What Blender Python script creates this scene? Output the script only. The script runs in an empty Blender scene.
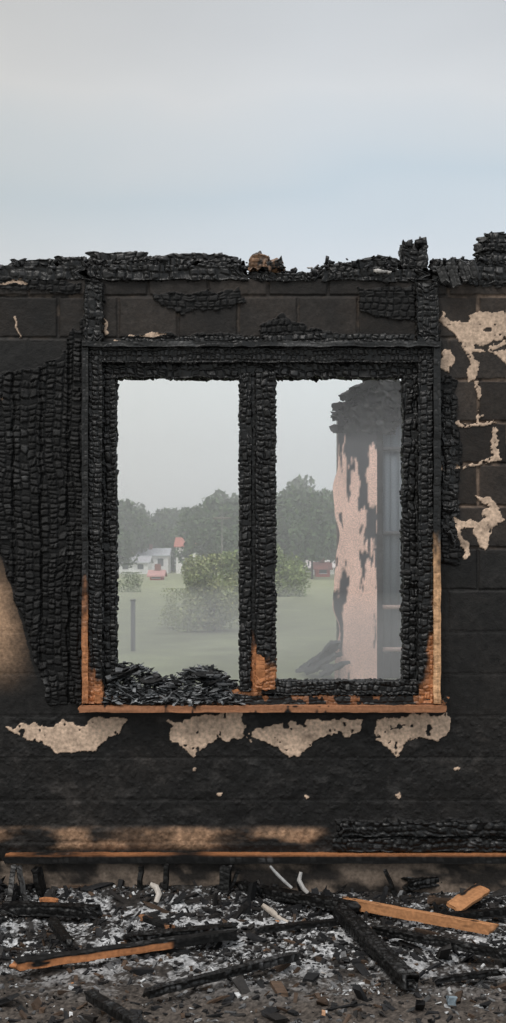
import bpy, math, random
import numpy as np
from mathutils import Matrix, Vector, Euler
random.seed(5); RNG=np.random.default_rng(7)
S=bpy.context.scene
S.view_settings.view_transform='Standard'
CAMZ=1.65; D=6.0; F=1200.0; HP=560.0
def X(px,y=0.0): return (px-253.0)*(D+y)/F
def Z(py,y=0.0): return CAMZ+(HP-py)*(D+y)/F
def GP(px,py,z=0.0):
    d=(CAMZ-z)*F/(py-HP); return Vector(((px-253)*d/F,d-D,z))
# ---------------------------------------------------------------- noise
def hsh(a,b,c,s=0):
    n=(a.astype(np.int64)*374761393+b.astype(np.int64)*668265263+c.astype(np.int64)*1274126177+s*97531)&0xFFFFFFFF
    n=((n^(n>>13))*1274126177)&0xFFFFFFFF
    n=((n^(n>>16))*2246822519)&0xFFFFFFFF
    return ((n^(n>>15))&0xFFFFFF)/float(0xFFFFFF)
def vn(x,y,z,s=0):
    x=np.asarray(x,float);y=np.asarray(y,float)+0*x;z=np.asarray(z,float)+0*x
    xi=np.floor(x);yi=np.floor(y);zi=np.floor(z)
    fx=x-xi;fy=y-yi;fz=z-zi
    fx=fx*fx*(3-2*fx);fy=fy*fy*(3-2*fy);fz=fz*fz*(3-2*fz)
    xi=xi.astype(np.int64);yi=yi.astype(np.int64);zi=zi.astype(np.int64)
    r=0
    for i in (0,1):
        for j in (0,1):
            for k in (0,1):
                w=(fx if i else 1-fx)*(fy if j else 1-fy)*(fz if k else 1-fz)
                r=r+w*hsh(xi+i,yi+j,zi+k,s)
    return r*2-1
def vn2(x,y,s=0):
    xi=np.floor(x);yi=np.floor(y);fx=x-xi;fy=y-yi
    fx=fx*fx*(3-2*fx);fy=fy*fy*(3-2*fy)
    xi=xi.astype(np.int64);yi=yi.astype(np.int64);zz=np.zeros_like(xi)
    r=0
    for i in (0,1):
        for j in (0,1):
            r=r+(fx if i else 1-fx)*(fy if j else 1-fy)*hsh(xi+i,yi+j,zz,s)
    return r*2-1
def fbm2(x,y,o=4,s=0):
    r=0;a=1;t=0
    for i in range(o):
        r=r+a*vn2(x*2**i,y*2**i,s+i*17);t+=a;a*=.55
    return r/t
def sstep(a,b,x):
    t=np.clip((x-a)/(b-a),0,1);return t*t*(3-2*t)
def char(u,v,cu,cv,s=0):
    """alligator char: u across grain, v along grain (metres)"""
    uu=u/cu+0.5*vn2(u*6+3,v*4,s)+0.16*vn2(u*40,v*40,s+3)
    c=np.floor(uu);fu=uu-c
    ci=c.astype(np.int64);z0=np.zeros_like(ci)
    rc=hsh(ci,z0,z0,s+5)
    vv=v/cv*(0.6+0.65*rc)+rc*31.7+0.5*vn2(u*8+7,v*9,s+2)+0.2*vn2(u*38,v*34,s+9)+(fu-.5)*(hsh(ci,z0,z0+3,s)-.5)*.35
    r=np.floor(vv);fv=vv-r
    ri=r.astype(np.int64)
    rr=hsh(ci,ri,z0,s+11);r1=hsh(ci,ri,z0+1,s);r2=hsh(ci,ri,z0+2,s)
    eu=np.minimum(fu,1-fu)*2;ev=np.minimum(fv,1-fv)*2
    p=sstep(-.02,.36,eu)*sstep(-.02,.44,ev)
    p=p*(.8+.6*((fu-.5)*(r1-.5)*2+(fv-.5)*(r2-.4)*2))
    p=p*(1-.6*(r1>.76)*sstep(.13,.0,abs(fu-.5+.2*(fv-.5))))
    p=p+.10*vn2(u*170,v*170,s+20)*p
    hh=np.where(rr<.12,.2,.42+.58*rr)
    return np.clip(p*hh*1.1,0,1.2),rr
# ---------------------------------------------------------------- mesh building
class MB:
    def __init__(s): s.v=[];s.f=[];s.c=[];s.n=0
    def add(s,v,f,c):
        v=np.asarray(v,float);f=np.asarray(f,np.int64)
        c=np.asarray(c,float)
        if c.ndim==1: c=np.tile(c[:3],(len(v),1))
        s.v.append(v);s.f.append(f+s.n);s.c.append(c);s.n+=len(v)
    def make(s,name,mat,parent=None,smooth=True):
        v=np.concatenate(s.v);f=np.concatenate(s.f);c=np.concatenate(s.c)
        me=bpy.data.meshes.new(name)
        me.vertices.add(len(v));me.vertices.foreach_set('co',v.ravel())
        me.loops.add(f.size);me.loops.foreach_set('vertex_index',f.ravel().astype(np.int32))
        me.polygons.add(len(f));me.polygons.foreach_set('loop_start',np.arange(0,f.size,4,dtype=np.int32))
        me.update(calc_edges=True)
        me.polygons.foreach_set('use_smooth',np.full(len(f),smooth))
        a=me.attributes.new('Col','FLOAT_COLOR','POINT')
        a.data.foreach_set('color',np.concatenate([np.clip(c,0,1),np.ones((len(c),1))],1).ravel())
        me.materials.append(mat);me.validate();me.update()
        o=bpy.data.objects.new(name,me);S.collection.objects.link(o)
        if parent: o.parent=parent
        return o
def empty(name,loc=(0,0,0)):
    e=bpy.data.objects.new(name,None);S.collection.objects.link(e);e.empty_display_size=.1;return e
def gridf(na,nb,flip=False):
    i=np.arange(na)[:,None]*(nb+1)+np.arange(nb)[None,:]
    i=i.ravel()
    q=np.stack([i,i+nb+1,i+nb+2,i+1],1)
    return q[:,::-1] if flip else q
BOXF=np.array([[0,1,3,2],[4,6,7,5],[0,4,5,1],[2,3,7,6],[0,2,6,4],[1,5,7,3]])
def boxv(x0,x1,y0,y1,z0,z1):
    return np.array([[x,y,z] for x in(x0,x1) for y in(y0,y1) for z in(z0,z1)],float)
BLK=np.array([.0082,.0079,.0078]);ORG=np.array([.40,.165,.068]);TAN=np.array([.68,.50,.37])
def wood(p,ax=0,s=0,base=ORG):
    q=[0,1,2];q.remove(ax)
    g=vn(p[:,q[0]]*160,p[:,q[1]]*160,p[:,ax]*6,s)*.5+vn(p[:,q[0]]*50,p[:,q[1]]*50,p[:,ax]*3,s+2)*.5
    return base[None,:]*(1+.38*g[:,None])
def dbox(mb,L,W,H,M,step=.0035,cu=.030,cv=.027,amp=.007,warp=.005,rag=.015,low=.0,seed=0,colf=None,taper=0):
    dims=np.array([L,W,H])
    for n in range(3):
        ab=[k for k in range(3) if k!=n]
        if n==1: ab=[2,0]
        for sg in(-1,1):
            a,b=ab
            na=max(2,int(round(dims[a]/step)));nb=max(2,int(round(dims[b]/step)))
            A,B=np.meshgrid(np.linspace(-.5,.5,na+1)*dims[a],np.linspace(-.5,.5,nb+1)*dims[b],indexing='ij')
            p=np.zeros((A.size,3));p[:,a]=A.ravel();p[:,b]=B.ravel();p[:,n]=sg*dims[n]/2
            ed=np.minimum(dims[a]/2-abs(p[:,a]),dims[b]/2-abs(p[:,b]))
            if n==0:
                h=.5+.5*vn(p[:,1]*60,p[:,2]*60,p[:,0]*0+seed,seed);rr=h
            else:
                o=3-n
                h,rr=char(p[:,o]+dims[o]/2+.37*n+.9*sg+.01,p[:,0]+7,cu,cv,seed+n*7+sg)
            base=p.copy()
            p[:,n]+=sg*(h-.4)*amp*np.clip(ed/.006,0,1)
            if taper: 
                t=1-taper*np.clip(base[:,0]/L+.5,0,1);p[:,1]*=t;p[:,2]*=t
            if rag:
                e=sstep(L*.5-min(.12,L*.3),L*.5,abs(base[:,0]))
                p[:,0]-=np.sign(base[:,0])*e*rag*(1+vn(base[:,1]*45,base[:,2]*45,np.sign(base[:,0])*3+seed,seed+4))
            for k in range(3):
                p[:,k]+=warp*vn(base[:,0]*22,base[:,1]*22+k*9.1,base[:,2]*22,seed+31+k)
                if low and k: p[:,k]+=low*vn(base[:,0]*4,base[:,1]*2+k*5,base[:,2]*2,seed+51+k)
            lum=.2+1.6*h*rr  # tone varies per cell; cracks also darkened in the colour, as shade
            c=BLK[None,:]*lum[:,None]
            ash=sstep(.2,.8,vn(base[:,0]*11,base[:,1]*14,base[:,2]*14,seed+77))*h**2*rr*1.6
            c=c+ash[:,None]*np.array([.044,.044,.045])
            w=np.c_[p,np.ones(len(p))]@np.array(M).T
            w=w[:,:3]
            if colf is not None: c=colf(w,base,c)
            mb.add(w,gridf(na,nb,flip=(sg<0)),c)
def abox(mb,x0,x1,y0,y1,z0,z1,ax='x',**k):
    c=Vector(((x0+x1)/2,(y0+y1)/2,(z0+z1)/2));T=Matrix.Translation(c)
    if ax=='x': dbox(mb,x1-x0,y1-y0,z1-z0,T,**k)
    elif ax=='z': dbox(mb,z1-z0,y1-y0,x1-x0,T@Matrix.Rotation(-math.pi/2,4,'Y'),**k)
def beam(mb,p0,p1,w,h,roll=0,**k):
    p0=Vector(p0);p1=Vector(p1);d=p1-p0;L=d.length
    q=d.to_track_quat('X','Z')
    M=Matrix.Translation((p0+p1)/2)@q.to_matrix().to_4x4()@Matrix.Rotation(roll,4,'X')
    dbox(mb,L,w,h,M,**k)
def chips(mb,pos,size,cols,flat=.35,long=1.6,tilt=.5,jit=.28):
    n=len(pos);cube=boxv(-.5,.5,-.5,.5,-.5,.5)
    V=cube[None]*np.ones((n,1,1))+RNG.uniform(-jit,jit,(n,8,3))*.6
    sc=np.stack([size*RNG.uniform(1,long*1.6,n),size*RNG.uniform(.6,1.1,n),size*flat*RNG.uniform(.6,1.4,n)],1)
    V*=sc[:,None,:]
    yaw=RNG.uniform(0,6.283,n);pt=RNG.normal(0,tilt,n)
    c,s=np.cos(pt),np.sin(pt);x=V[:,:,0]*c[:,None]+V[:,:,2]*s[:,None];z=-V[:,:,0]*s[:,None]+V[:,:,2]*c[:,None]
    c,s=np.cos(yaw),np.sin(yaw);x2=x*c[:,None]-V[:,:,1]*s[:,None];y2=x*s[:,None]+V[:,:,1]*c[:,None]
    P=np.stack([x2,y2,z],2)+pos[:,None,:]
    f=(BOXF[None]+np.arange(n)[:,None,None]*8).reshape(-1,4)
    mb.add(P.reshape(-1,3),f,np.repeat(cols,8,axis=0))
# ---------------------------------------------------------------- materials
def amat(name,rough=.6,spec=.5,bs=120,bd=.4,dist=.004,var=.35,metal=0,vs=60):
    m=bpy.data.materials.new(name);m.use_nodes=True;N=m.node_tree;n=N.nodes;l=N.links
    b=n['Principled BSDF'];a=n.new('ShaderNodeAttribute');a.attribute_name='Col'
    tc=n.new('ShaderNodeTexCoord')
    no=n.new('ShaderNodeTexNoise');no.inputs['Scale'].default_value=bs;no.inputs['Detail'].default_value=6
    no2=n.new('ShaderNodeTexNoise');no2.inputs['Scale'].default_value=vs;no2.inputs['Detail'].default_value=5
    l.new(tc.outputs['Object'],no.inputs['Vector']);l.new(tc.outputs['Object'],no2.inputs['Vector'])
    mr=n.new('ShaderNodeMapRange');mr.inputs['From Min'].default_value=.3;mr.inputs['From Max'].default_value=.7
    mr.inputs['To Min'].default_value=1-var;mr.inputs['To Max'].default_value=1+var
    l.new(no2.outputs['Fac'],mr.inputs['Value'])
    vm=n.new('ShaderNodeVectorMath');vm.operation='SCALE'
    l.new(a.outputs['Color'],vm.inputs[0]);l.new(mr.outputs['Result'],vm.inputs['Scale'])
    l.new(vm.outputs['Vector'],b.inputs['Base Color'])
    b.inputs['Roughness'].default_value=rough;b.inputs['Specular IOR Level'].default_value=spec;b.inputs['Metallic'].default_value=metal
    mr2=n.new('ShaderNodeMapRange');mr2.inputs['To Min'].default_value=rough-.12;mr2.inputs['To Max'].default_value=min(1,rough+.15)
    l.new(no2.outputs['Fac'],mr2.inputs['Value']);l.new(mr2.outputs['Result'],b.inputs['Roughness'])
    bp=n.new('ShaderNodeBump');bp.inputs['Strength'].default_value=bd;bp.inputs['Distance'].default_value=dist
    l.new(no.outputs['Fac'],bp.inputs['Height']);l.new(bp.outputs['Normal'],b.inputs['Normal'])
    return m
M_char=amat('charred_timber',.38,.42,90,.6,.004,.4)
M_wall=amat('sooty_masonry',.60,.28,110,.7,.003,.35)
M_ash=amat('ash_ground',.85,.25,70,.8,.006,.4)
M_chip=amat('rubble_fragments',.65,.3,60,.5,.004,.3)
M_wood=amat('scorched_wood',.7,.3,90,.4,.002,.2)
M_metal=amat('bent_sheet_metal',.4,.5,30,.3,.003,.15)
M_far=amat('painted_surface',.8,.2,5,.2,.01,.15,vs=2)
M_grass=amat('meadow_grass',.9,.1,6,.8,.05,.25,vs=1.2)
# ---------------------------------------------------------------- wall
def inpoly(u,v,P):
    r=np.zeros(u.shape,bool);n=len(P)
    for i in range(n):
        x0,y0=P[i];x1,y1=P[(i+1)%n]
        if y0==y1: continue
        c=((v>=min(y0,y1))&(v<max(y0,y1)))&(u<(x1-x0)*(v-y0)/(y1-y0)+x0)
        r^=c
    return r
def seg(u,v,a,b):
    ax,ay=a;bx,by=b;dx,dy=bx-ax,by-ay
    t=np.clip(((u-ax)*dx+(v-ay)*dy)/(dx*dx+dy*dy),0,1)
    return np.hypot(u-ax-t*dx,v-ay-t*dy)
ZT=Z(279);ZB=Z(860)
xs=np.concatenate([np.arange(-3.2,-1.35,.012),np.arange(-1.35,1.35,.0036),np.arange(1.35,3.2,.012)])
zs=np.arange(ZB,ZT+.0036,.0036)
GX,GZ=np.meshgrid(xs,zs,indexing='ij')
u=GX*200+253;v=HP-(GZ-CAMZ)*200
w1=fbm2(u/14,v/14,4,1);w2=fbm2(u/14,v/14,4,40)
uw=u+w1*7;vw=v+w2*7
big=fbm2(u/90,v/90,4,11);fine=fbm2(u/6,v/6,3,21)
h=.0015*fine+.002*fbm2(u/30,v/30,3,5)
col=np.zeros(u.shape+(3,))
bb=sstep(-.3,.6,big)
col[:]=np.array([.0088,.0083,.0080])
col+=bb[...,None]*np.array([.007,.0055,.0045])
col*=(1+.6*fine[...,None])
# upper band & right brick zones browner
zone=np.clip(sstep(346,330,v)*.75+sstep(440,470,u)*sstep(560,520,v),0,1)
col+=zone[...,None]*np.array([.017,.0112,.0075])*(0.7+.8*fbm2(u/40,v/40,3,31))[...,None]
# block joints
rowh=42.;row=np.floor((v-296)/rowh);fr=(v-296)/rowh-row
off=(row%2)*30;bw_=60.;fc=(u+off+2)/bw_;fc=fc-np.floor(fc)
jd=np.minimum(np.minimum(fr,1-fr)*rowh,np.minimum(fc,1-fc)*bw_)+w1*.9
jz=.2+.8*np.clip(sstep(350,330,v)+sstep(440,460,u)*sstep(640,560,v),0,1)
jm=sstep(2.3,.7,jd)*sstep(-.6,-.1,big+.25)*jz
h-=.008*jm
blk=hsh(row.astype(np.int64),np.floor((u+off+2)/bw_).astype(np.int64),row.astype(np.int64)*0,3)
col*=(1+(blk-.5)*1.0*jz)[...,None]
h+=(blk-.5)*.004*jz
mort=jm*sstep(440,470,u)*sstep(560,520,v)*sstep(-.4,.3,fbm2(u/15,v/15,3,35))
col+=mort[...,None]*np.array([.13,.092,.068])
col+=(jm*sstep(346,336,v)*sstep(.0,.4,fbm2(u/12,v/12,3,36)))[...,None]*np.array([.03,.022,.016])
# char zones
def rect(x0,x1,y0,y1,e=4): 
    return sstep(x0-e,x0,uw)*sstep(x1+e,x1,uw)*sstep(y0-e,y0,vw)*sstep(y1+e,y1,vw)
cz=np.zeros(u.shape)
edgeL=inpoly(uw,vw,[(-700,372),(10,372),(40,366),(62,356),(74,330),(84,332),(88,372),(88,704),(48,704),(36,668),(26,626),(14,588),(0,552),(-40,500),(-700,500)])
cz=np.maximum(cz,edgeL*1.)
cz=np.maximum(cz,rect(438,456,380,560))
cz=np.maximum(cz,rect(84,103,281,350,2));cz=np.maximum(cz,rect(416,438,283,350,2))
czx=inpoly(uw,vw,[(255,345),(262,325),(285,316),(300,322),(340,334),(400,338),(415,345)])*1.
czx=np.maximum(czx,inpoly(uw,vw,[(358,290),(414,284),(414,320),(362,314)])*1.)
czx=np.maximum(czx,inpoly(uw,vw,[(110,345),(140,335),(255,336),(255,346)])*1.)
czx=np.maximum(czx,rect(335,900,822,850,2))
czx=np.maximum(czx,inpoly(uw,vw,[(150,296),(240,290),(246,304),(200,312),(160,310)])*1.)
czx=np.maximum(czx,inpoly(uw,vw,[(-300,278),(30,278),(80,282),(76,292),(-20,290),(-300,294)])*1.)
czx=np.maximum(czx,inpoly(uw,vw,[(440,278),(700,278),(700,288),(520,290),(470,286)])*1.)
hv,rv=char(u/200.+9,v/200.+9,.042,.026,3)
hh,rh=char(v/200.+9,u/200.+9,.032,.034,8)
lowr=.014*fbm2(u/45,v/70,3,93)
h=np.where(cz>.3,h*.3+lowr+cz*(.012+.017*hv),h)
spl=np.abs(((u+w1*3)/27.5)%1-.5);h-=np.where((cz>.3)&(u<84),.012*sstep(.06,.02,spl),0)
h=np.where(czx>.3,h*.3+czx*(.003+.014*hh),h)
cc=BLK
col=np.where((cz>.3)[...,None],cc*(.2+1.8*hv*rv)[...,None]+(sstep(.0,.7,fbm2(u/20,v/36,3,88))*hv**2*rv)[...,None]*.06,col)  # vertical-grain char: crack shade put into the colour, besides random cell tone
col=np.where((czx>.3)[...,None],cc*(.2+1.8*hh*rh)[...,None],col)  # horizontal-grain char: cracks shaded in the colour as well
# lower wall rough soot crust
low=sstep(708,722,v)*(czx<.3)
h+=low*.003*fbm2(u/9,v/9,3,60)+low*.003*fbm2(u/28,v/20,3,61)
blst=sstep(.15,.5,fbm2(u/4.,v/4.,2,63))*low;h+=blst*.0022
col=np.where((low>.5)[...,None],col*(1+1.4*sstep(.1,.5,fbm2(u/18,v/10,4,66)))[...,None],col)
# plaster remnants
polys=[
[(440,312),(455,319),(475,312),(506,309),(560,305),(560,333),(506,339),(490,344),(472,342),(477,380),(468,384),(464,345),(452,331),(442,323)],
[(440,351),(449,350),(454,361),(446,373),(440,367)],
[(453,518),(467,516),(480,522),(486,508),(478,499),(495,502),(502,517),(491,529),(485,548),(478,545),(473,530),(464,527),(462,534),(468,556),(462,556),(456,535)],
[(8,728),(20,724),(40,727),(60,720),(85,723),(100,716),(122,716),(128,720),(118,738),(104,740),(96,752),(80,752),(68,754),(55,748),(38,742),(22,738)],
[(168,722),(185,719),(200,716),(225,711),(245,711),(246,738),(230,742),(215,736),(205,740),(195,754),(180,748),(168,735)],
[(250,735),(262,727),(285,721),(330,721),(362,720),(366,732),(350,740),(335,733),(325,740),(312,743),(305,755),(285,754),(270,742)],
[(378,720),(395,716),(420,714),(445,712),(447,735),(435,742),(415,736),(405,742),(398,757),(388,748),(378,742)],
[(490,350),(520,352),(540,380),(530,384),(505,360)],
[(104,318),(109,320),(112,334),(107,336)],
[(-60,375),(-4,388),(3,400),(-60,404)],
[(112,341),(150,335),(165,337),(150,341),(115,344)],
[(560,420),(600,425),(640,470),(590,500)],[(-200,720),(-120,722),(-60,740),(-120,760),(-190,745)],[(560,716),(640,712),(700,730),(640,760),(570,745)]]
pm=np.zeros(u.shape,bool)
for P in polys: pm|=inpoly(uw+fine*3,vw+w1*3,P)
for a,b in [((458,424),(494,424)),((494,424),(497,460)),((466,465),(498,461)),((440,470),(466,465)),((478,384),(481,424)),((470,350),(506,345))]:
    pm|=(seg(uw,vw,a,b)<1.9+1.4*w2)&(fine>-.4)
for a,b in [((0,284),(24,285)),((14,320),(20,338))]:
    pm|=(seg(uw,vw,a,b)<.9+.9*w2)&(fine>-.1)
for cx,cy,r in [(222,795,3),(401,795,3.5),(306,797,2),(60,600,0),(198,770,2),(455,770,2),(470,530,0)]:
    pm|=(np.hypot(uw-cx,(vw-cy))<r)
pm&=(fbm2(u/5,v/5,2,90)>-.66)
pm&=(fbm2(u/11,v/11,3,92)>-.52)
pc=TAN[None,None,:]*(.86+.25*fbm2(u/12,v/12,4,71)[...,None])
dirt=sstep(.25,.7,fbm2(u/22,v/16,4,72))
pc=pc*(1-.5*dirt[...,None])
pc=pc*(1-.2*sstep(500,380,v))[...,None]
col=np.where(pm[...,None],pc,col);h=np.where(pm,.005+.0012*fine,h)
# tan smoke-faded render bottom-left, and ledge
dl=inpoly(u+w1*2,v+w2*2,[(-700,500),(-40,500),(0,556),(12,590),(22,625),(32,665),(44,702),(-700,702)])
f=sstep(700,625,v)*sstep(34,-8,u-(v-640)*.13+w1*8)*sstep(545,610,v+u*.3)
tanb=np.array([.52,.33,.205])
col=np.where(dl[...,None],col*(1-f[...,None])+tanb*f[...,None]*(.85+.2*big[...,None]),col)
lg=sstep(824,832,v)*sstep(852,844,v)*sstep(338,310,u)*(u>-300)
lm=lg*sstep(-.25,.5,fbm2(u/38,v/16,4,44))
lm=np.clip(lm+lg*sstep(90,150,u)*sstep(245,190,u)*.4,0,1)
col=col*(1-lm[...,None])+np.array([.38,.23,.14])*lm[...,None]*(.8+.5*fine[...,None]);h+=lg*.006
mb=MB()
Y=-h
nx,nz=len(xs)-1,len(zs)-1
q=gridf(nx,nz)
cu_=(u[:-1,:-1]).ravel();cv_=(v[:-1,:-1]).ravel()
keep=~((cu_>100)&(cu_<420)&(cv_>366)&(cv_<697))
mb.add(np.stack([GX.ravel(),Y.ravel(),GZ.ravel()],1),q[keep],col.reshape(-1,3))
dk=[.015,.013,.012]
ox0,ox1,oz0,oz1=X(100),X(420),Z(697),Z(366)
for b in [(-3.2,ox0,.012,.3,ZB,ZT),(ox1,3.2,.012,.3,ZB,ZT),(ox0,ox1,.012,.3,ZB,oz0),(ox0,ox1,.012,.3,oz1,ZT)]:
    mb.add(boxv(*b),BOXF,dk)
WALL=mb.make('wall_front',M_wall)
# foundation
mb=MB()
def fcol(w,b,c):
    n=fbm2(w[:,0]*6,w[:,2]*14,4,5);m=sstep(-.1,.35,n+.1)
    return np.array([.02,.017,.015])+m[:,None]*np.array([.17,.13,.10])
abox(mb,-3.2,3.2,-.02,.3,-.1,ZB-.008,'x',step=.02,amp=.003,warp=.003,rag=0,colf=fcol)
mb.make('foundation_plinth',M_wall)
# sill plate board under wall
mb=MB()
def pcol(w,b,c):
    m=sstep(-.35,.1,fbm2(w[:,0]*3,w[:,2]*40,3,9)+.15*(w[:,2]>Z(857)))
    m*=sstep(Z(852.5),Z(854.5),w[:,2])*-1+1
    return c*(1-m[:,None])+wood(w,0,4)*.8*m[:,None]
abox(mb,X(5),3.2,-.055,.0,Z(861),Z(852),'x',step=.006,amp=.002,warp=.003,colf=pcol)
abox(mb,-3.2,X(2),-.05,.0,Z(862),Z(854),'x',step=.008,amp=.003,warp=.003,colf=pcol,seed=3)
mb.make('trim_1',M_wood)
# ---------------------------------------------------------------- window
W=empty('window_1')
def jamb(name,x0,x1,y0,y1,d0,d1,ax,mat=M_char,**k):
    mb=MB();abox(mb,X(x0),X(x1),d0,d1,Z(y1),Z(y0),ax,**k);mb.make(name,mat,W)
def oc(fn,ax=2,base=ORG,s=0):
    def g(w,b,c):
        U=w[:,0]*200+253;V=HP-(w[:,2]-CAMZ)*200
        n=vn(w[:,0]*18,w[:,1]*18,w[:,2]*9,s)+.5*vn(w[:,0]*70,w[:,1]*70,w[:,2]*30,s+1)
        m=np.clip(fn(U,V,n),0,1)[:,None]
        return c*(1-m)+wood(w,ax,s,base)*m
    return g
jamb('casing_left',84,90,350,702,-.075,.02,'z',amp=.003,warp=.003,rag=0,seed=1,colf=oc(lambda U,V,n:sstep(585,640,V+n*28)))
jamb('jamb_left',90,103.5,352,702,-.055,.10,'z',amp=.015,seed=2,rag=0,cu=.034,colf=oc(lambda U,V,n:sstep(640,665,V+n*20-(U-90)*3)))
jamb('sash_stile_left',103,116,374,700,-.015,.06,'z',amp=.017,seed=3,cu=.033,rag=0)
jamb('head_outer',86,438,350,364,-.055,.10,'x',amp=.015,seed=4,rag=0)
jamb('head_inner',102,420,362,378,-.02,.06,'x',amp=.017,seed=5,cu=.036,rag=0,warp=.008)
jamb('drip_cap',84,438,344.5,349.5,-.09,.02,'x',amp=.004,seed=6,rag=0,colf=lambda w,b,c:c+sstep(-.2,.5,vn(w[:,0]*9,w[:,1]*9,w[:,2]*9,3))[:,None]*np.array([.045,.045,.045]))
jamb('mullion_left',240,251,374,690,-.03,.06,'z',amp=.015,seed=7,rag=0,cu=.03)
jamb('mullion_core',249,258,364,694,-.015,.05,'z',amp=.002,warp=.002,seed=8,rag=0,colf=oc(lambda U,V,n:sstep(640,655,V+n*14)))
jamb('mullion_right',256,275,374,688,-.05,.06,'z',amp=.016,seed=9,rag=0,cu=.033,colf=oc(lambda U,V,n:sstep(655,672,V+n*12)))
jamb('sash_stile_right',403,417,374,697,-.015,.06,'z',amp=.017,seed=10,rag=0,cu=.035,warp=.007)
jamb('jamb_right',417,431,352,702,-.055,.10,'z',amp=.015,seed=11,rag=0,cu=.034,colf=oc(lambda U,V,n:sstep(600,660,V+n*30+(U-431)*7)))
jamb('casing_right',431.5,438.5,348,702,-.075,.02,'z',amp=.003,warp=.003,rag=0,seed=12,colf=oc(lambda U,V,n:sstep(540,590,V+n*22),base=np.array([.55,.32,.17])))
jamb('bottom_rail_right',262,418,681,694,-.03,.07,'x',amp=.015,seed=13,rag=0,warp=.006)
jamb('bottom_rail_left',104,262,690,700,-.02,.07,'x',amp=.008,seed=14,rag=0,colf=oc(lambda U,V,n:sstep(220,240,U+n*6)*sstep(697,693,V),0))
jamb('subsill',100,432,695,704,-.05,.10,'x',amp=.006,seed=15,rag=0,colf=oc(lambda U,V,n:(n>.35)*.5,0))
jamb('sill_board',80,445,703.5,710,-.10,.12,'x',M_wood,amp=.002,warp=.003,rag=.01,seed=16,colf=oc(lambda U,V,n:sstep(-.7,-.3,n+.3*sstep(703,706,V))*.8,0,base=np.array([.40,.18,.09])))
jamb('corner_block_left',96,104,690,703,-.07,-.02,'z',M_wood,amp=.002,seed=17,colf=oc(lambda U,V,n:.8+0*n))
jamb('wedge_mullion',256,265,650,686,-.058,-.04,'z',M_wood,amp=.003,rag=.03,seed=18,colf=oc(lambda U,V,n:sstep(642,658,V+n*8)))
mb=MB();beam(mb,(X(438),-.08,Z(704)),(X(447),-.08,Z(693)),.05,.02,seed=19,amp=.004,step=.004,rag=.02,colf=oc(lambda U,V,n:.6*(n>-.2),0));mb.make('sill_horn',M_wood,W)
# debris on the sill
mb=MB();n=2200
EX=[104,112,125,138,150,160,175,190,200,212,225,240];EY=[690,670,663,667,671,680,677,669,667,668,676,692]
px=RNG.uniform(104,240,n)
env=np.interp(px,EX,EY)
t=RNG.uniform(0,1,n)**1.1
py=701-(701-env)*t
yy=-.07+.13*t+RNG.uniform(-.025,.03,n)
pos=np.stack([X(px),yy,Z(py)],1)
g=RNG.uniform(0,1,n);cols=np.where((g>.45)[:,None],np.array([.16,.165,.17]),np.where((g>.38)[:,None],np.array([.40,.41,.42]),np.array([.014,.014,.015])))*RNG.uniform(.4,1.5,(n,1))
chips(mb,pos,RNG.uniform(.006,.026,n),cols,flat=.12,tilt=.4,long=2.)
for k in range(30):
    a=random.uniform(112,225);L=random.uniform(8,26);an=random.uniform(-.6,.6);y=random.uniform(-.06,.02)
    ev=float(np.interp(a,EX,EY))
    beam(mb,(X(a-L*.6),y,Z(ev+7+L*an*.4)),(X(a+L*.6),y+.03,Z(ev+7-L*an*.4)),.028,.007,roll=random.uniform(-1,1),seed=100+k,step=.004,amp=.003,warp=.008,rag=.01,colf=(lambda w,b,c:c+np.array([.10,.103,.107])) if k%2==0 else None)
mb.make('charred_debris_pile',M_chip,W,smooth=False)
# ---------------------------------------------------------------- burnt wall plate on top
mb=MB()
def tb(x0,x1,y0,y1,d0=.0,d1=.2,s=0,**k):
    kw=dict(amp=.018,warp=.009,rag=.03,cu=.036,cv=.034,step=.0045);kw.update(k)
    abox(mb,X(x0),X(x1),d0,d1,Z(y1),Z(y0),'x',seed=s,**kw)
tb(-380,90,267,280,-.01,.22,60,step=.006);tb(84,250,266,280,-.015,.22,61);tb(246,322,273,281,-.01,.2,62);tb(316,432,270,281,-.012,.2,63);tb(428,640,268,284,-.01,.22,64,step=.005)
tb(-300,-20,258,269,.0,.16,65,step=.006,low=.01);tb(2,60,260,269,.0,.16,66);tb(52,92,256,268,.01,.15,67);tb(84,148,252,262,.0,.14,68);tb(90,200,259,268,.0,.16,69);tb(140,240,254,262,.02,.15,70,low=.012);tb(196,247,261,269,.0,.15,71)
tb(318,352,264,272,.0,.14,72);tb(345,400,259,271,.01,.15,73,low=.01);tb(362,398,255,262,.02,.12,74)
tb(430,480,258,270,.02,.16,76);tb(470,560,260,270,.0,.18,77)
tb(478,530,234,243,.0,.16,78,low=.006);tb(476,512,242,250,.0,.15,79);tb(480,560,249,257,.01,.16,80);tb(474,520,255,263,.0,.15,81);tb(488,506,231,237,.03,.12,82);tb(560,640,248,268,.02,.16,83,step=.006)
def stump(x0,x1,y0,y1,s,tilt=0,d0=0,d1=.12,colf=None,**k):
    c=Vector((X((x0+x1)/2),(d0+d1)/2,Z((y0+y1)/2)))
    M=Matrix.Translation(c)@Matrix.Rotation(tilt,4,'Y')@Matrix.Rotation(-math.pi/2,4,'Y')
    kw=dict(amp=.014,warp=.010,rag=.03,step=.0045,cu=.034);kw.update(k)
    dbox(mb,(y1-y0)/200,d1-d0,(x1-x0)/200,M,seed=s,colf=colf,**kw)
stump(402,427,240,275,90,.05);stump(404,412,237,250,91,.1);stump(418,427,236,248,92,-.1)
bro=np.array([.22,.12,.065])
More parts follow.
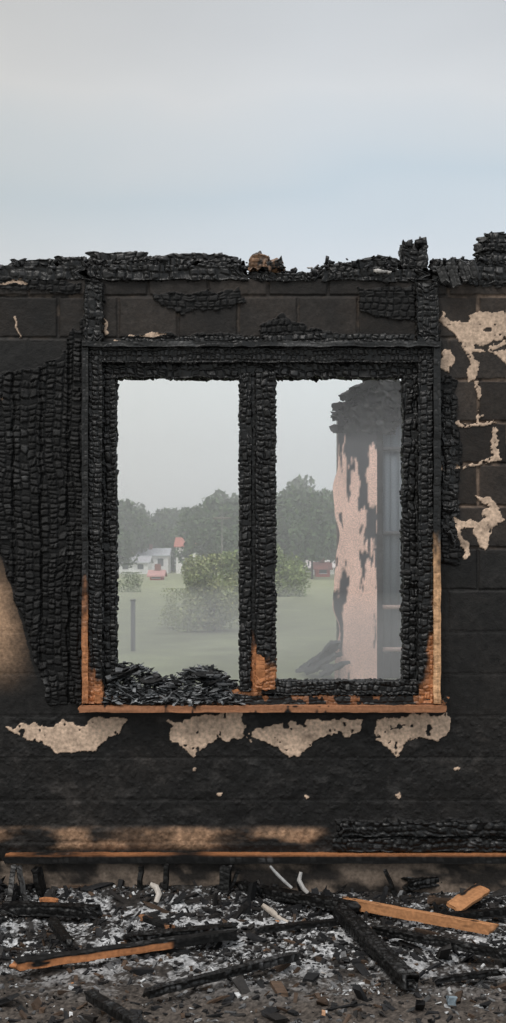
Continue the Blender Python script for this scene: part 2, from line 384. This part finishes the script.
stump(251,268,251,275,93,.1,d0=-.03,colf=oc(lambda U,V,n:sstep(-.3,.2,n)*.8,base=bro));stump(266,283,256,276,94,-.25,d0=-.03,colf=oc(lambda U,V,n:sstep(.1,.5,n)*.8,base=bro))
for k,(a,b,c,d) in enumerate([(434,264,445,290),(444,262,455,292),(455,262,466,286),(464,263,473,282)]):
    beam(mb,(X(a+3),-.05-.012*(k%2),Z(b)),(X(c),-.075-.012*(k%2),Z(d)),.014,.042,seed=110+k,step=.004,amp=.006,warp=.004,rag=.02,colf=lambda w,b,c:c+np.array([.014,.014,.014]))
n=900;px=RNG.uniform(-150,650,n);pos=np.stack([X(px),RNG.uniform(-.02,.18,n),Z(np.where((px>250)&(px<318),272,264)+RNG.uniform(-5,5,n))],1)
chips(mb,pos,RNG.uniform(.008,.025,n),np.array([.014,.014,.015])*RNG.uniform(.5,2.5,(n,1)),flat=.5)
pos=np.array([[X(382),-.02,Z(273)],[X(377),-.02,Z(272)],[X(388),-.02,Z(274)],[X(310),-.02,Z(269)]])
chips(mb,pos,np.array([.03,.025,.02,.02]),np.array([[.4,.38,.36]]*4),flat=.4,tilt=.1)
mb.make('burnt_wall_plate',M_char)
# vertical charred battens on wall (beside window)
def batten(name,x0,x1,y0,y1,s,d=-.035,ax='z',**k):
    mb=MB();kw=dict(amp=.015,warp=.006,rag=.02,cu=.032);kw.update(k)
    abox(mb,X(x0),X(x1),d,.002,Z(y1),Z(y0),ax,seed=s,**kw);mb.make(name,M_char,WALL)
batten('charred_batten_1',86,103,281,349,120);batten('charred_batten_2',417,437,281,350,121)
batten('charred_batten_3',441,455,385,556,122,-.02,warp=.012,rag=.08)
batten('charred_plank_1',262,416,336,345,124,-.05,'x',low=.004)
batten('charred_plank_2',120,262,338,345,125,-.03,'x')
batten('charred_plank_3',338,900,822,835,126,-.02,'x',step=.006);batten('charred_plank_4',330,900,838,850,127,-.025,'x',step=.006)
# ---------------------------------------------------------------- ground
def ground_patch(mb,xs,ys):
    A,B=np.meshgrid(xs,ys,indexing='ij');a=A.ravel();b=B.ravel()
    z=.022*fbm2(a*3,b*3,4,1)+.014*fbm2(a*14,b*14,4,2)+.006*fbm2(a*60,b*60,2,3)+.05*sstep(-.35,0,b)*(.3+.7*sstep(-.2,.5,fbm2(a*2.2,b*0,3,7)))-.02
    n=fbm2(a*5,b*8,4,9);f=fbm2(a*60,b*60,3,12);f2=fbm2(a*140,b*110,2,14)
    ash=sstep(-.15,.3,n+.5*f+.3*f2)*sstep(-1.55,-.8,b)*sstep(.1,-.2,b)
    c=np.array([.024,.021,.019])*(1+.8*f[:,None]+.5*f2[:,None])
    br=sstep(-.9,-1.6,b)[:,None]
    c=c*(1-br)+np.array([.066,.055,.047])*(1+.7*f[:,None]+.7*f2[:,None])*br
    c=c*(1-ash[:,None]*.85)+np.array([.50,.505,.515])*(ash*.85)[:,None]*(1+.4*f2[:,None])
    mb.add(np.stack([a,b,z],1),gridf(len(xs)-1,len(ys)-1),c)
mb=MB()
xs=np.concatenate([np.arange(-4,-1.5,.04),np.arange(-1.5,1.5,.006),np.arange(1.5,4,.04)])
ys=np.concatenate([np.arange(-9,-2.2,.06),np.arange(-2.2,.06,.006)])
ground_patch(mb,xs,ys);mb.make('ground',M_ash)
def gz(a,b):
    a=np.atleast_1d(np.asarray(a,float));b=np.atleast_1d(np.asarray(b,float))
    return .022*fbm2(a*3,b*3,4,1)+.014*fbm2(a*14,b*14,4,2)+.05*sstep(-.35,0,b)*(.3+.7*sstep(-.2,.5,fbm2(a*2.2,b*0,3,7)))-.02
mb=MB()
def scat(n,smin,smax,pal,ymin=-2.6,ymax=-.03,flat=.4,dens=None,long=1.6,tilt=.45):
    a=RNG.uniform(-2.4,2.4,n);b=RNG.uniform(ymin,ymax,n)
    if dens is not None:
        k=fbm2(a*2.5,b*4,3,dens)>-.05;a=a[k];b=b[k]
    n=len(a)
    s=smin+(smax-smin)*RNG.uniform(0,1,n)**3
    z=gz(a,b)+s*.15
    pal=np.array(pal);c=pal[RNG.integers(0,len(pal),n)]*RNG.uniform(.6,1.3,(n,1))
    chips(mb,np.stack([a,b,z],1),s,c,flat=flat,long=long,tilt=tilt)
k1=[.012,.012,.013];k2=[.02,.018,.017];gr=[.11,.11,.112];lt=[.46,.465,.47];bw=[.07,.045,.03]
scat(7000,.005,.022,[k1,k1,k2,gr,bw],flat=.5)
scat(6000,.004,.028,[k1,k1,k2],ymin=-1.0,dens=5,flat=.5)
scat(16000,.003,.013,[lt,lt,gr,gr],ymin=-1.4,dens=21,flat=.5)
scat(1800,.004,.02,[lt,gr],ymin=-2.4,flat=.4)
scat(600,.015,.055,[k1,k1,k2,bw],flat=.35,long=2.2)
scat(300,.015,.045,[k1,k2],ymin=-.45,flat=.5,long=3,tilt=.9)
scat(260,.012,.028,[k1,k2,bw],flat=.6,long=5,tilt=.25)
scat(55,.012,.03,[[.4,.2,.1],[.5,.45,.4],[.3,.17,.1]],flat=.25)
mb.make('ash_rubble',M_chip,smooth=False)
# planks on the ground
def gplank(name,a,b,w,h,lift=.03,mat=M_wood,colf=None,roll=0,lift2=None,**k):
    mb=MB();p=GP(*a);q=GP(*b);l2=lift if lift2 is None else lift2
    p.z=lift;q.z=l2
    kw=dict(amp=.005,warp=.003,rag=.03,step=.005);kw.update(k)
    beam(mb,p,q,w,h,roll=roll,colf=colf,**kw);return mb.make(name,mat)
def mix(lo,hi,s,base=ORG,f=1,front=False,xr=None):
    def g(w,b,c):
        n=vn(b[:,0]*5,b[:,1]*30,b[:,2]*30,s)+.5*vn(b[:,0]*25,b[:,1]*60,b[:,2]*60,s+1)
        if front: n=n+np.where(b[:,2]>b[:,2].max()*.55,-1.2,.4)
        if xr: n=n-2*sstep(xr[0],xr[1],b[:,0])
        m=(sstep(lo,hi,n)*f)[:,None];return c*(1-m)+wood(b,0,s,base)*m
    return g
gplank('scorched_plank',(340,908),(502,938),.035,.045,colf=mix(-.8,-.4,1,np.array([.42,.2,.09])),seed=201,lift=.03,amp=.002)
gplank('scorched_plank',(8,974),(242,940),.05,.036,colf=mix(-.4,.0,2,front=True,xr=(.05,.25)),seed=202,lift=.032,amp=.003)
gplank('burnt_timber',(120,948),(242,936),.06,.05,mat=M_char,seed=203,amp=.01,colf=mix(.6,.9,7))
gplank('burnt_timber',(338,915),(412,992),.07,.05,mat=M_char,seed=204,amp=.01)
gplank('burnt_timber',(140,1003),(300,962),.035,.03,mat=M_char,seed=205,amp=.008)
gplank('burnt_timber',(235,892),(360,915),.06,.045,mat=M_char,seed=206,amp=.01)
gplank('burnt_timber',(0,914),(102,918),.06,.05,mat=M_char,seed=207,amp=.01)
gplank('burnt_timber',(50,925),(70,952),.04,.03,mat=M_char,seed=208)
gplank('burnt_timber',(370,935),(520,965),.045,.03,mat=M_char,seed=209,amp=.008)
gplank('burnt_timber',(85,1000),(150,1040),.04,.03,mat=M_char,seed=210)
gplank('burnt_timber',(430,925),(540,915),.05,.03,mat=M_char,seed=211)
gplank('burnt_timber',(255,935),(345,925),.03,.025,mat=M_char,seed=218,amp=.006,lift=.02)
gplank('burnt_timber',(430,985),(506,975),.03,.02,mat=M_char,seed=219,amp=.006,lift=.015)
gplank('scorched_plank',(136,922),(176,936),.03,.02,colf=mix(-.2,.2,4,np.array([.25,.12,.06])),seed=212)
gplank('scorched_offcut',(452,915),(484,900),.08,.016,colf=mix(-.9,-.6,5,np.array([.42,.2,.09])),seed=213,lift=.03,lift2=.06,roll=.3,amp=.002,rag=.01)
gplank('scorched_offcut',(38,905),(62,908),.03,.02,colf=mix(-.6,-.3,6),seed=214)
gplank('burnt_timber',(400,893),(520,882),.06,.05,mat=M_char,seed=215,lift=.04,lift2=.07,amp=.01)
gplank('burnt_timber',(-120,940),(10,925),.06,.05,mat=M_char,seed=216,amp=.01)
gplank('burnt_timber',(520,985),(620,950),.06,.05,mat=M_char,seed=217,amp=.01)
# leaning sticks against the plinth
for k,(px,py,qx,qy) in enumerate([(8,905,14,864),(26,903,18,864),(44,893,36,866),(140,888,141,864),(166,888,167,864),(225,888,226,864),(226,890,240,868),(302,895,296,870),(395,892,384,868)]):
    g0=GP(px,max(py,892));mb=MB();thick=.03 if k in(5,2) else .014
    y1=-.075
    beam(mb,(g0.x,min(g0.y,-.09),-.01),(X(qx,y1),y1,Z(qy,y1)),thick*1.8,thick,seed=230+k,step=.005,amp=.004,warp=.004,rag=.01);mb.make('charred_stick',M_char)
# bent metal strips
def strip(name,pts,w,col):
    V=[];n=len(pts)
    for i,p in enumerate(pts):
        t=(Vector(pts[min(i+1,n-1)])-Vector(pts[max(i-1,0)])).normalized()
        s=t.cross(Vector((0,-1,.3))).normalized()*w/2*(.5+.5*math.sin(math.pi*(i+.6)/(n+.2)))
        for o in(-.0008,.0008):
            for sg in(-1,1): V.append(Vector(p)+s*sg+Vector((0,o,0)))
    fs=[]
    for i in range(n-1):
        a=i*4;b=a+4
        fs+=[[a,b,b+1,a+1],[a+2,a+3,b+3,b+2],[a,a+2,b+2,b],[a+1,b+1,b+3,a+3]]
    mb=MB();mb.add(np.array([tuple(x) for x in V]),fs,col);mb.make(name,M_metal)
def sp(px,py,y): return (X(px,y),y,Z(py,y))
strip('bent_metal_strip',[sp(270,866,-.15),sp(277,874,-.17),sp(284,881,-.2),sp(292,888,-.24)],.016,[.26,.26,.26])
strip('bent_metal_strip',[sp(301,872,-.14),sp(299,880,-.17),sp(303,888,-.2),sp(308,893,-.26)],.022,[.32,.31,.3])
strip('bent_metal_strip',[sp(150,884,-.2),sp(156,887,-.22),sp(159,894,-.24),sp(156,902,-.27)],.03,[.42,.38,.34])
strip('bent_metal_strip',[sp(262,905,-.35),sp(272,912,-.4),sp(280,920,-.45),sp(288,923,-.47)],.03,[.4,.35,.3])
# blue-grey stone
mb=MB();p=GP(452,1006);dbox(mb,.05,.035,.03,Matrix.Translation((p.x,p.y,.015)),step=.006,amp=.004,warp=.01,seed=301,colf=lambda w,b,c:c*0+np.array([.16,.20,.23]));mb.make('stone',M_chip)
# ---------------------------------------------------------------- meadow beyond
mb=MB()
xs=np.concatenate([np.arange(-160,-20,7),np.arange(-20,20,.5),np.arange(20,160,7)]);ys=np.concatenate([np.arange(.3,60,.5),np.arange(60,420,8)])
A,B=np.meshgrid(xs,ys,indexing='ij');a=A.ravel();b=B.ravel()
n=fbm2(a*.6,b*.25,4,3)
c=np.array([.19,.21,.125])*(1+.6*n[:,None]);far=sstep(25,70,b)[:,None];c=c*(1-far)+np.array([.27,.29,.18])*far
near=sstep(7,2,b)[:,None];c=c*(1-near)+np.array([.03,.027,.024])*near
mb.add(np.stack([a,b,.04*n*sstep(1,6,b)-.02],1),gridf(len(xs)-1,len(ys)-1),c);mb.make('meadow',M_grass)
# foliage
def foliage(mb,n,fn,size,cols,cx=0,cy=0):
    P=fn(n);n=len(P)
    s=size*RNG.uniform(.6,1.4,n)
    a=RNG.normal(0,1,(n,3));a/=np.linalg.norm(a,axis=1)[:,None]
    b=np.cross(a,RNG.normal(0,1,(n,3)));b/=np.linalg.norm(b,axis=1)[:,None]
    V=np.stack([P-a*s[:,None],P-b*s[:,None]*.6,P+a*s[:,None],P+b*s[:,None]*.6],1)
    cols=np.array(cols);c=cols[RNG.integers(0,len(cols),n)]*RNG.uniform(.6,1.3,(n,1))
    mb.add(V.reshape(-1,3),np.arange(n*4).reshape(-1,4),np.repeat(c,4,axis=0))
def trunk(mb,h,r,col=(.05,.04,.03),x=0,y=0,lean=0):
    k=8;V=[]
    for i,t in enumerate((0,.33,.66,1)):
        for j in range(k):
            an=j*2*math.pi/k;rr=r*(1-.85*t);V.append((x+rr*math.cos(an)+lean*t,y+rr*math.sin(an),h*t))
    fs=[[i*k+j,i*k+(j+1)%k,(i+1)*k+(j+1)%k,(i+1)*k+j] for i in range(3) for j in range(k)]
    mb.add(V,fs,col)
def decid(h,w,seed,nl=1600,size=.2,cols=((.07,.12,.045),(.10,.155,.06),(.05,.09,.035)),base=.15,M=None):
    mb=MB();trunk(mb,h*.8,h*.018)
    bl=[(RNG.uniform(-.32,.32)*w,RNG.uniform(-.32,.32)*w,h*RNG.uniform(base+.1,.88),w*RNG.uniform(.16,.3)) for _ in range(16)]
    bl.append((0,0,h*.9,w*.14))
    def fn(n):
        o=[]
        for x,y,z,r in bl:
            m=n//len(bl);d=RNG.normal(0,1,(m,3));d/=np.linalg.norm(d,axis=1)[:,None]
            o.append(np.array([x,y,z])+d*r*RNG.uniform(.5,1,(m,1))*np.array([1,1,1.1]))
        P=np.concatenate(o);P[:,2]=np.clip(P[:,2],.05,h);return P
    foliage(mb,nl,fn,size,cols);return mb
def spruce(h,w,nl=1800,size=.22):
    mb=MB();trunk(mb,h*.98,h*.014)
    def fn(n):
        t=RNG.uniform(0,1,n)**.6
        tier=.7+.3*np.cos(t*38)
        r=w*.5*t*tier*RNG.uniform(.3,1,n)**.5;an=RNG.uniform(0,6.283,n)
        r=r*(.75+.25*np.cos(an*5+t*9))
        return np.stack([r*np.cos(an),r*np.sin(an),h*(1-t*.93)-r*.2],1)
    foliage(mb,nl,fn,size,((.03,.065,.035),(.045,.08,.04),(.025,.05,.03)));return mb
M_leaf=amat('foliage',.7,.2,20,.1,.01,.2,vs=3)
T=empty('tree_line')
protos=[]
for k in range(3):
    protos.append(('broadleaf',decid(8,5.5,k,2200,.26).make('broadleaf_%d'%(k+1),M_leaf,T,False)))
for k in range(3):
    protos.append(('spruce',spruce(10,(6.4,7.2,8.0)[k],3200,.28).make('spruce_%d'%(k+1),M_leaf,T,False)))
used=set()
def place(k,x,y,s,sx=1):
    o=protos[k][1]
    if k in used:
        o=bpy.data.objects.new(o.name.split('.')[0],o.data);S.collection.objects.link(o);o.parent=T
    used.add(k);o.location=(x,y,-.05);o.scale=(s*sx,s*sx,s);o.rotation_euler=(0,0,random.uniform(0,6.28))
def tree_at(k,px,topy,depth,sx=1):
    hgt=CAMZ+(HP-topy)*depth/F;base=8 if k<3 else 10
    place(k,(px-253)*depth/F,depth-D,hgt/base,sx)
for px in range(-60,600,9):
    top=np.interp(px,[-60,100,118,145,170,200,212,240,275,300,335,420,600],[505,508,497,508,506,502,492,487,480,477,484,500,505])+random.uniform(-3,16 if px>200 else 9)
    tree_at(random.choice([0,1,2,0,1,2,3,4]) if px<200 else random.choice([3,4,5,0,1,2]),px+random.uniform(-4,4),top,random.uniform(175,205),1.1 if px<200 else random.uniform(.85,1.15))
for px in range(-60,600,13):
    tree_at(random.choice([0,1,2]),px+random.uniform(-4,4),random.uniform(522,534),random.uniform(158,172),1.3)
for px,top,d in [(205,508,120),(232,502,118),(245,496,122),(216,518,112),(272,496,118),(285,500,110),(300,493,120),(322,498,122),(262,516,105),(236,524,100),(350,492,118),(118,526,120),(126,500,150),(212,498,130),(292,486,130),(312,508,105)]:
    tree_at(random.choice([0,1,2,1]) ,px,top,d,1.05)
# bushes
def bush(px,basey,topy,wpx,cols,nl=5000,size=.05):
    d=CAMZ*F/(basey-HP);h=(basey-topy)*d/F;w=wpx*d/F
    o=decid(h,w*1.25,0,nl,size*h/1.6,cols,base=-.02).make('bush',M_leaf,None,False);o.location=((px-253)*d/F,d-D,-.02)
lc=((.24,.28,.13),(.32,.35,.17),(.20,.24,.11),(.37,.38,.19))
bush(214,630,554,62,lc,9000,.035);bush(184,626,588,42,lc,4000,.035)
bush(272,596,545,58,((.19,.25,.09),(.25,.30,.12)),5000,.05);bush(245,615,550,50,((.2,.26,.1),(.27,.32,.13)),5000,.05)
bush(128,592,572,26,((.10,.15,.05),(.15,.2,.07)),1500,.06)
# houses
def house(name,px0,px1,eavey,ridgey,depth,wall,roof,dy=5):
    x0=(px0-253)*depth/F;x1=(px1-253)*depth/F;y=depth-D;ez=CAMZ+(HP-eavey)*depth/F;rz=CAMZ+(HP-ridgey)*depth/F
    mb=MB();mb.add(boxv(x0,x1,y,y+dy,-.05,ez),BOXF,wall)
    o=.25;V=[(x0-o,y-o,ez-.05),(x1+o,y-o,ez-.05),(x1+o,y+dy/2,rz),(x0-o,y+dy/2,rz),(x1+o,y+dy+o,ez-.05),(x0-o,y+dy+o,ez-.05)]
    V+=[(a,b,c-.12) for a,b,c in V]
    mb.add(V,[[0,1,2,3],[3,2,4,5],[6,9,8,7],[9,11,10,8],[0,6,7,1],[5,4,10,11],[0,3,9,6],[1,7,8,2],[3,5,11,9],[2,8,10,4]],roof)
    for s in(x0,x1): mb.add([(s,y,ez-.1),(s,y+dy,ez-.1),(s,y+dy/2+.05,rz-.13),(s,y+dy/2-.05,rz-.13)],[[0,1,2,3]],wall)
    w=(x1-x0)
    k=max(1,int(w/1.6))
    for i in range(k):
        cx=x0+w*(i+.5)/k;mb.add(boxv(cx-.35,cx+.35,y-.04,y+.02,ez*.4,ez*.8),BOXF,[.06,.07,.08])
        mb.add(boxv(cx-.42,cx+.42,y-.03,y+.02,ez*.4-.07,ez*.4),BOXF,[.7,.7,.7])
    mb.add(boxv(x0+w*.3,x0+w*.3+.5,y+dy*.4,y+dy*.4+.5,ez,rz+.5),BOXF,[.25,.12,.1])
    return mb.make(name,M_far,None,False)
house('white_house',138,168,555,548,150,[.85,.85,.85],[.45,.47,.5])
house('red_roofed_house',176,199,546,537,148,[.88,.86,.84],[.45,.17,.13])
house('white_house',300,334,567,560,138,[.85,.83,.81],[.6,.55,.53])
house('red_shed',316,330,568,562,118,[.45,.13,.11],[.42,.18,.16],3)
house('red_shed',150,162,575,570,100,[.52,.10,.09],[.5,.28,.26],2.5)
house('white_house',118,148,562,556,144,[.85,.85,.85],[.42,.42,.44])
# poles
mb=MB();d=66;trunk(mb,CAMZ+(HP-508)*d/F,.07,(.25,.24,.22));mb.add(boxv(-.5,.5,-.04,.04,3.9,4.0),BOXF,[.2,.18,.16]);o=mb.make('utility_pole',M_far);o.location=((222-253)*d/F,d-D,0)
mb=MB();p=GP(133,650)
mb.add(boxv(-.04,.04,-.04,.04,-.05,.9),BOXF,[.05,.055,.06]);mb.add(boxv(-.05,.05,-.05,.05,.9,.93),BOXF,[.07,.07,.07]);o=mb.make('fence_post',M_far);o.location=(p.x,p.y,0)
# ---------------------------------------------------------------- ruined wing
mb=MB();Y0=11.0
def WX(px): return X(px,Y0)
def WZ(py): return Z(py,Y0)
x0,x1=WX(336),WX(377)
xs=np.arange(x0,x1,.02);zs=np.arange(-.05,WZ(412),.02)
A,B=np.meshgrid(xs,zs,indexing='ij');a=A.ravel();b=B.ravel()
st=fbm2(a*7,b*1.1,4,3)+.35*sstep(2.6,3.9,b)+.25*sstep(x1-.12,x1,a)-.15*sstep(2.4,.5,b)+.2*fbm2(a*20,b*6,3,8)
m=sstep(.12,.2,st)[:,None]
c=np.array([.74,.50,.42])*(1+.15*fbm2(a*4,b*3,3,5)[:,None])*(1-m)+np.array([.035,.035,.04])*m
left=.05*vn2(b*3,b*0,5)*sstep(x0+.15,x0,a)
mb.add(np.stack([a+left,Y0-.02*(1-m[:,0])+0*a,b],1),gridf(len(xs)-1,len(zs)-1),c)
mb.add(boxv(x0+.03,x1,Y0+.01,Y0+.35,-.05,WZ(414)),BOXF,[.1,.08,.075])
x2=WX(640)
mb.add(boxv(x1,x2,Y0+.1,Y0+.4,-.05,WZ(400)),BOXF,[.045,.045,.05])
for k in range(34):
    bx=x1+.03+k*.115
    if bx>x2: break
    ztop=WZ(392)+.15*math.sin(k*1.7)
    if k in(1,2,3): 
        abox(mb,bx-.05,bx+.05,Y0+.04,Y0+.1,-.05,.35,'z',step=.03,amp=.01,seed=400+k)
        abox(mb,bx-.05,bx+.05,Y0+.04,Y0+.1,WZ(425),ztop,'z',step=.03,amp=.01,seed=400+k)
        mb.add(boxv(bx-.055,bx+.055,Y0+.085,Y0+.099,.4,WZ(425)),BOXF,[.10,.12,.14])
    else: abox(mb,bx-.05,bx+.05,Y0+.0,Y0+.1,-.05,ztop,'z',step=.03,amp=.015,seed=400+k)
for zz in (.35,.95,2.0,3.2): mb.add(boxv(x1+.08,x1+.45,Y0+.03,Y0+.09,zz,zz+.06),BOXF,[.35,.25,.22] if zz<1 else [.06,.06,.065])
ch=dict(step=.025,amp=.04,warp=.05,rag=.1,cu=.12,cv=.1)
abox(mb,WX(336),WX(400),Y0-.05,Y0+.3,WZ(432),WZ(405),'x',seed=451,**ch)
abox(mb,WX(345),WX(420),Y0-.05,Y0+.4,WZ(408),WZ(392),'x',seed=452,**ch)
abox(mb,WX(362),WX(640),Y0,Y0+.5,WZ(394),WZ(380),'x',seed=453,**ch)
for a_,b_,c_,d_,s in [(331,408,352,404,1),(333,420,345,410,2),(331,414,350,418,3),(340,400,362,386,4),(350,392,380,380,5),(331,428,344,430,6)]:
    beam(mb,(WX(a_),Y0-.1,WZ(b_)),(WX(c_),Y0+.1,WZ(d_)),.12,.09,seed=460+s,step=.03,amp=.02,warp=.02,rag=.05)
mb.make('ruined_wing',M_wall)
mb=MB()
for k,(a_,b_,c_,d_) in enumerate([(302,672,336,645),(308,675,338,652),(300,668,336,664),(312,668,334,640),(322,676,345,660)]):
    p=GP(a_,max(b_,672));beam(mb,(p.x,p.y-.1*k*.3,.03),(WX(c_),Y0-.15-.05*k,WZ(d_)),.16,.05,seed=480+k,step=.03,amp=.01,warp=.02,colf=lambda w,b,c:c+np.array([.05,.055,.06]))
mb.make('fallen_roof_boards',M_wall)
# ---------------------------------------------------------------- smoke
def haze(name,b,dens,colr):
    me=bpy.data.meshes.new(name);me.from_pydata([tuple(p) for p in boxv(*b)],[],[tuple(int(i) for i in q) for q in BOXF])
    sm=bpy.data.objects.new(name,me);S.collection.objects.link(sm)
    m=bpy.data.materials.new(name);m.use_nodes=True;nt=m.node_tree;nt.nodes.clear()
    o=nt.nodes.new('ShaderNodeOutputMaterial');vs=nt.nodes.new('ShaderNodeVolumeScatter');vs.inputs['Color'].default_value=colr+(1,);vs.inputs['Density'].default_value=dens
    vs.inputs['Anisotropy'].default_value=.3
    nt.links.new(vs.outputs[0],o.inputs['Volume']);me.materials.append(m)
haze('drifting_smoke',(-5,5,1.2,9.5,.05,3.15),.034,(1,1,1))
haze('ground_smoke',(-9,9,1.25,16,.06,1.2),.040,(1,1,1))
haze('distant_haze',(-150,150,17,300,.1,15),.0026,(1,1,1))
# ---------------------------------------------------------------- sky, sun, camera
w=bpy.data.worlds.new('overcast_sky');S.world=w;w.use_nodes=True;N=w.node_tree;n=N.nodes;l=N.links
bg=n['Background'];tc=n.new('ShaderNodeTexCoord');sx=n.new('ShaderNodeSeparateXYZ');l.new(tc.outputs['Generated'],sx.inputs[0])
no=n.new('ShaderNodeTexNoise');no.inputs['Scale'].default_value=2.2;no.inputs['Detail'].default_value=3
mp=n.new('ShaderNodeMapping');mp.inputs['Scale'].default_value=(1,1,2.2);l.new(tc.outputs['Generated'],mp.inputs[0]);l.new(mp.outputs[0],no.inputs['Vector'])
ma=n.new('ShaderNodeMath');ma.operation='MULTIPLY_ADD';l.new(no.outputs['Fac'],ma.inputs[0]);ma.inputs[1].default_value=.2;ma.inputs[2].default_value=-.10
ad=n.new('ShaderNodeMath');ad.operation='ADD';l.new(sx.outputs['Z'],ad.inputs[0]);l.new(ma.outputs[0],ad.inputs[1])
cr=n.new('ShaderNodeValToRGB');l.new(ad.outputs[0],cr.inputs[0])
st=[(0,(.74,.78,.785)),(.14,(.75,.80,.81)),(.24,(.68,.74,.80)),(.31,(.57,.66,.735)),(.37,(.68,.71,.74)),(.44,(.56,.59,.625)),(.7,(1.0,1.03,1.07)),(1,(1.5,1.5,1.5))]
e=cr.color_ramp.elements
e[0].position=0;e[0].color=st[0][1]+(1,);e[1].position=1;e[1].color=st[-1][1]+(1,)
for p,c in st[1:-1]:
    q=e.new(p);q.color=c+(1,)
xr=n.new('ShaderNodeMapRange');xr.inputs['From Min'].default_value=-.22;xr.inputs['From Max'].default_value=.05;l.new(sx.outputs['X'],xr.inputs['Value'])
mx=n.new('ShaderNodeMix');mx.data_type='RGBA';mx.inputs['A'].default_value=(.94,.90,.85,1);mx.inputs['B'].default_value=(1,1,1,1);l.new(xr.outputs[0],mx.inputs['Factor'])
mm=n.new('ShaderNodeMix');mm.data_type='RGBA';mm.blend_type='MULTIPLY';mm.inputs['Factor'].default_value=1
l.new(cr.outputs[0],mm.inputs['A']);l.new(mx.outputs['Result'],mm.inputs['B']);l.new(mm.outputs['Result'],bg.inputs['Color']);bg.inputs['Strength'].default_value=1
sl=bpy.data.lights.new('sun','SUN');sl.energy=1.6;sl.angle=math.radians(20);sl.color=(1,.97,.93)
so=bpy.data.objects.new('sun',sl);S.collection.objects.link(so);so.rotation_euler=(math.radians(37),0,math.radians(-32));so.location=(-3,-8,9)
cam=bpy.data.cameras.new('camera');co=bpy.data.objects.new('camera',cam);S.collection.objects.link(co)
co.location=(0,-D,CAMZ);co.rotation_euler=(math.pi/2,0,0);cam.sensor_width=36;cam.lens=36*F/1023;cam.shift_y=(HP-511.5)/1023;cam.clip_end=800
S.camera=co
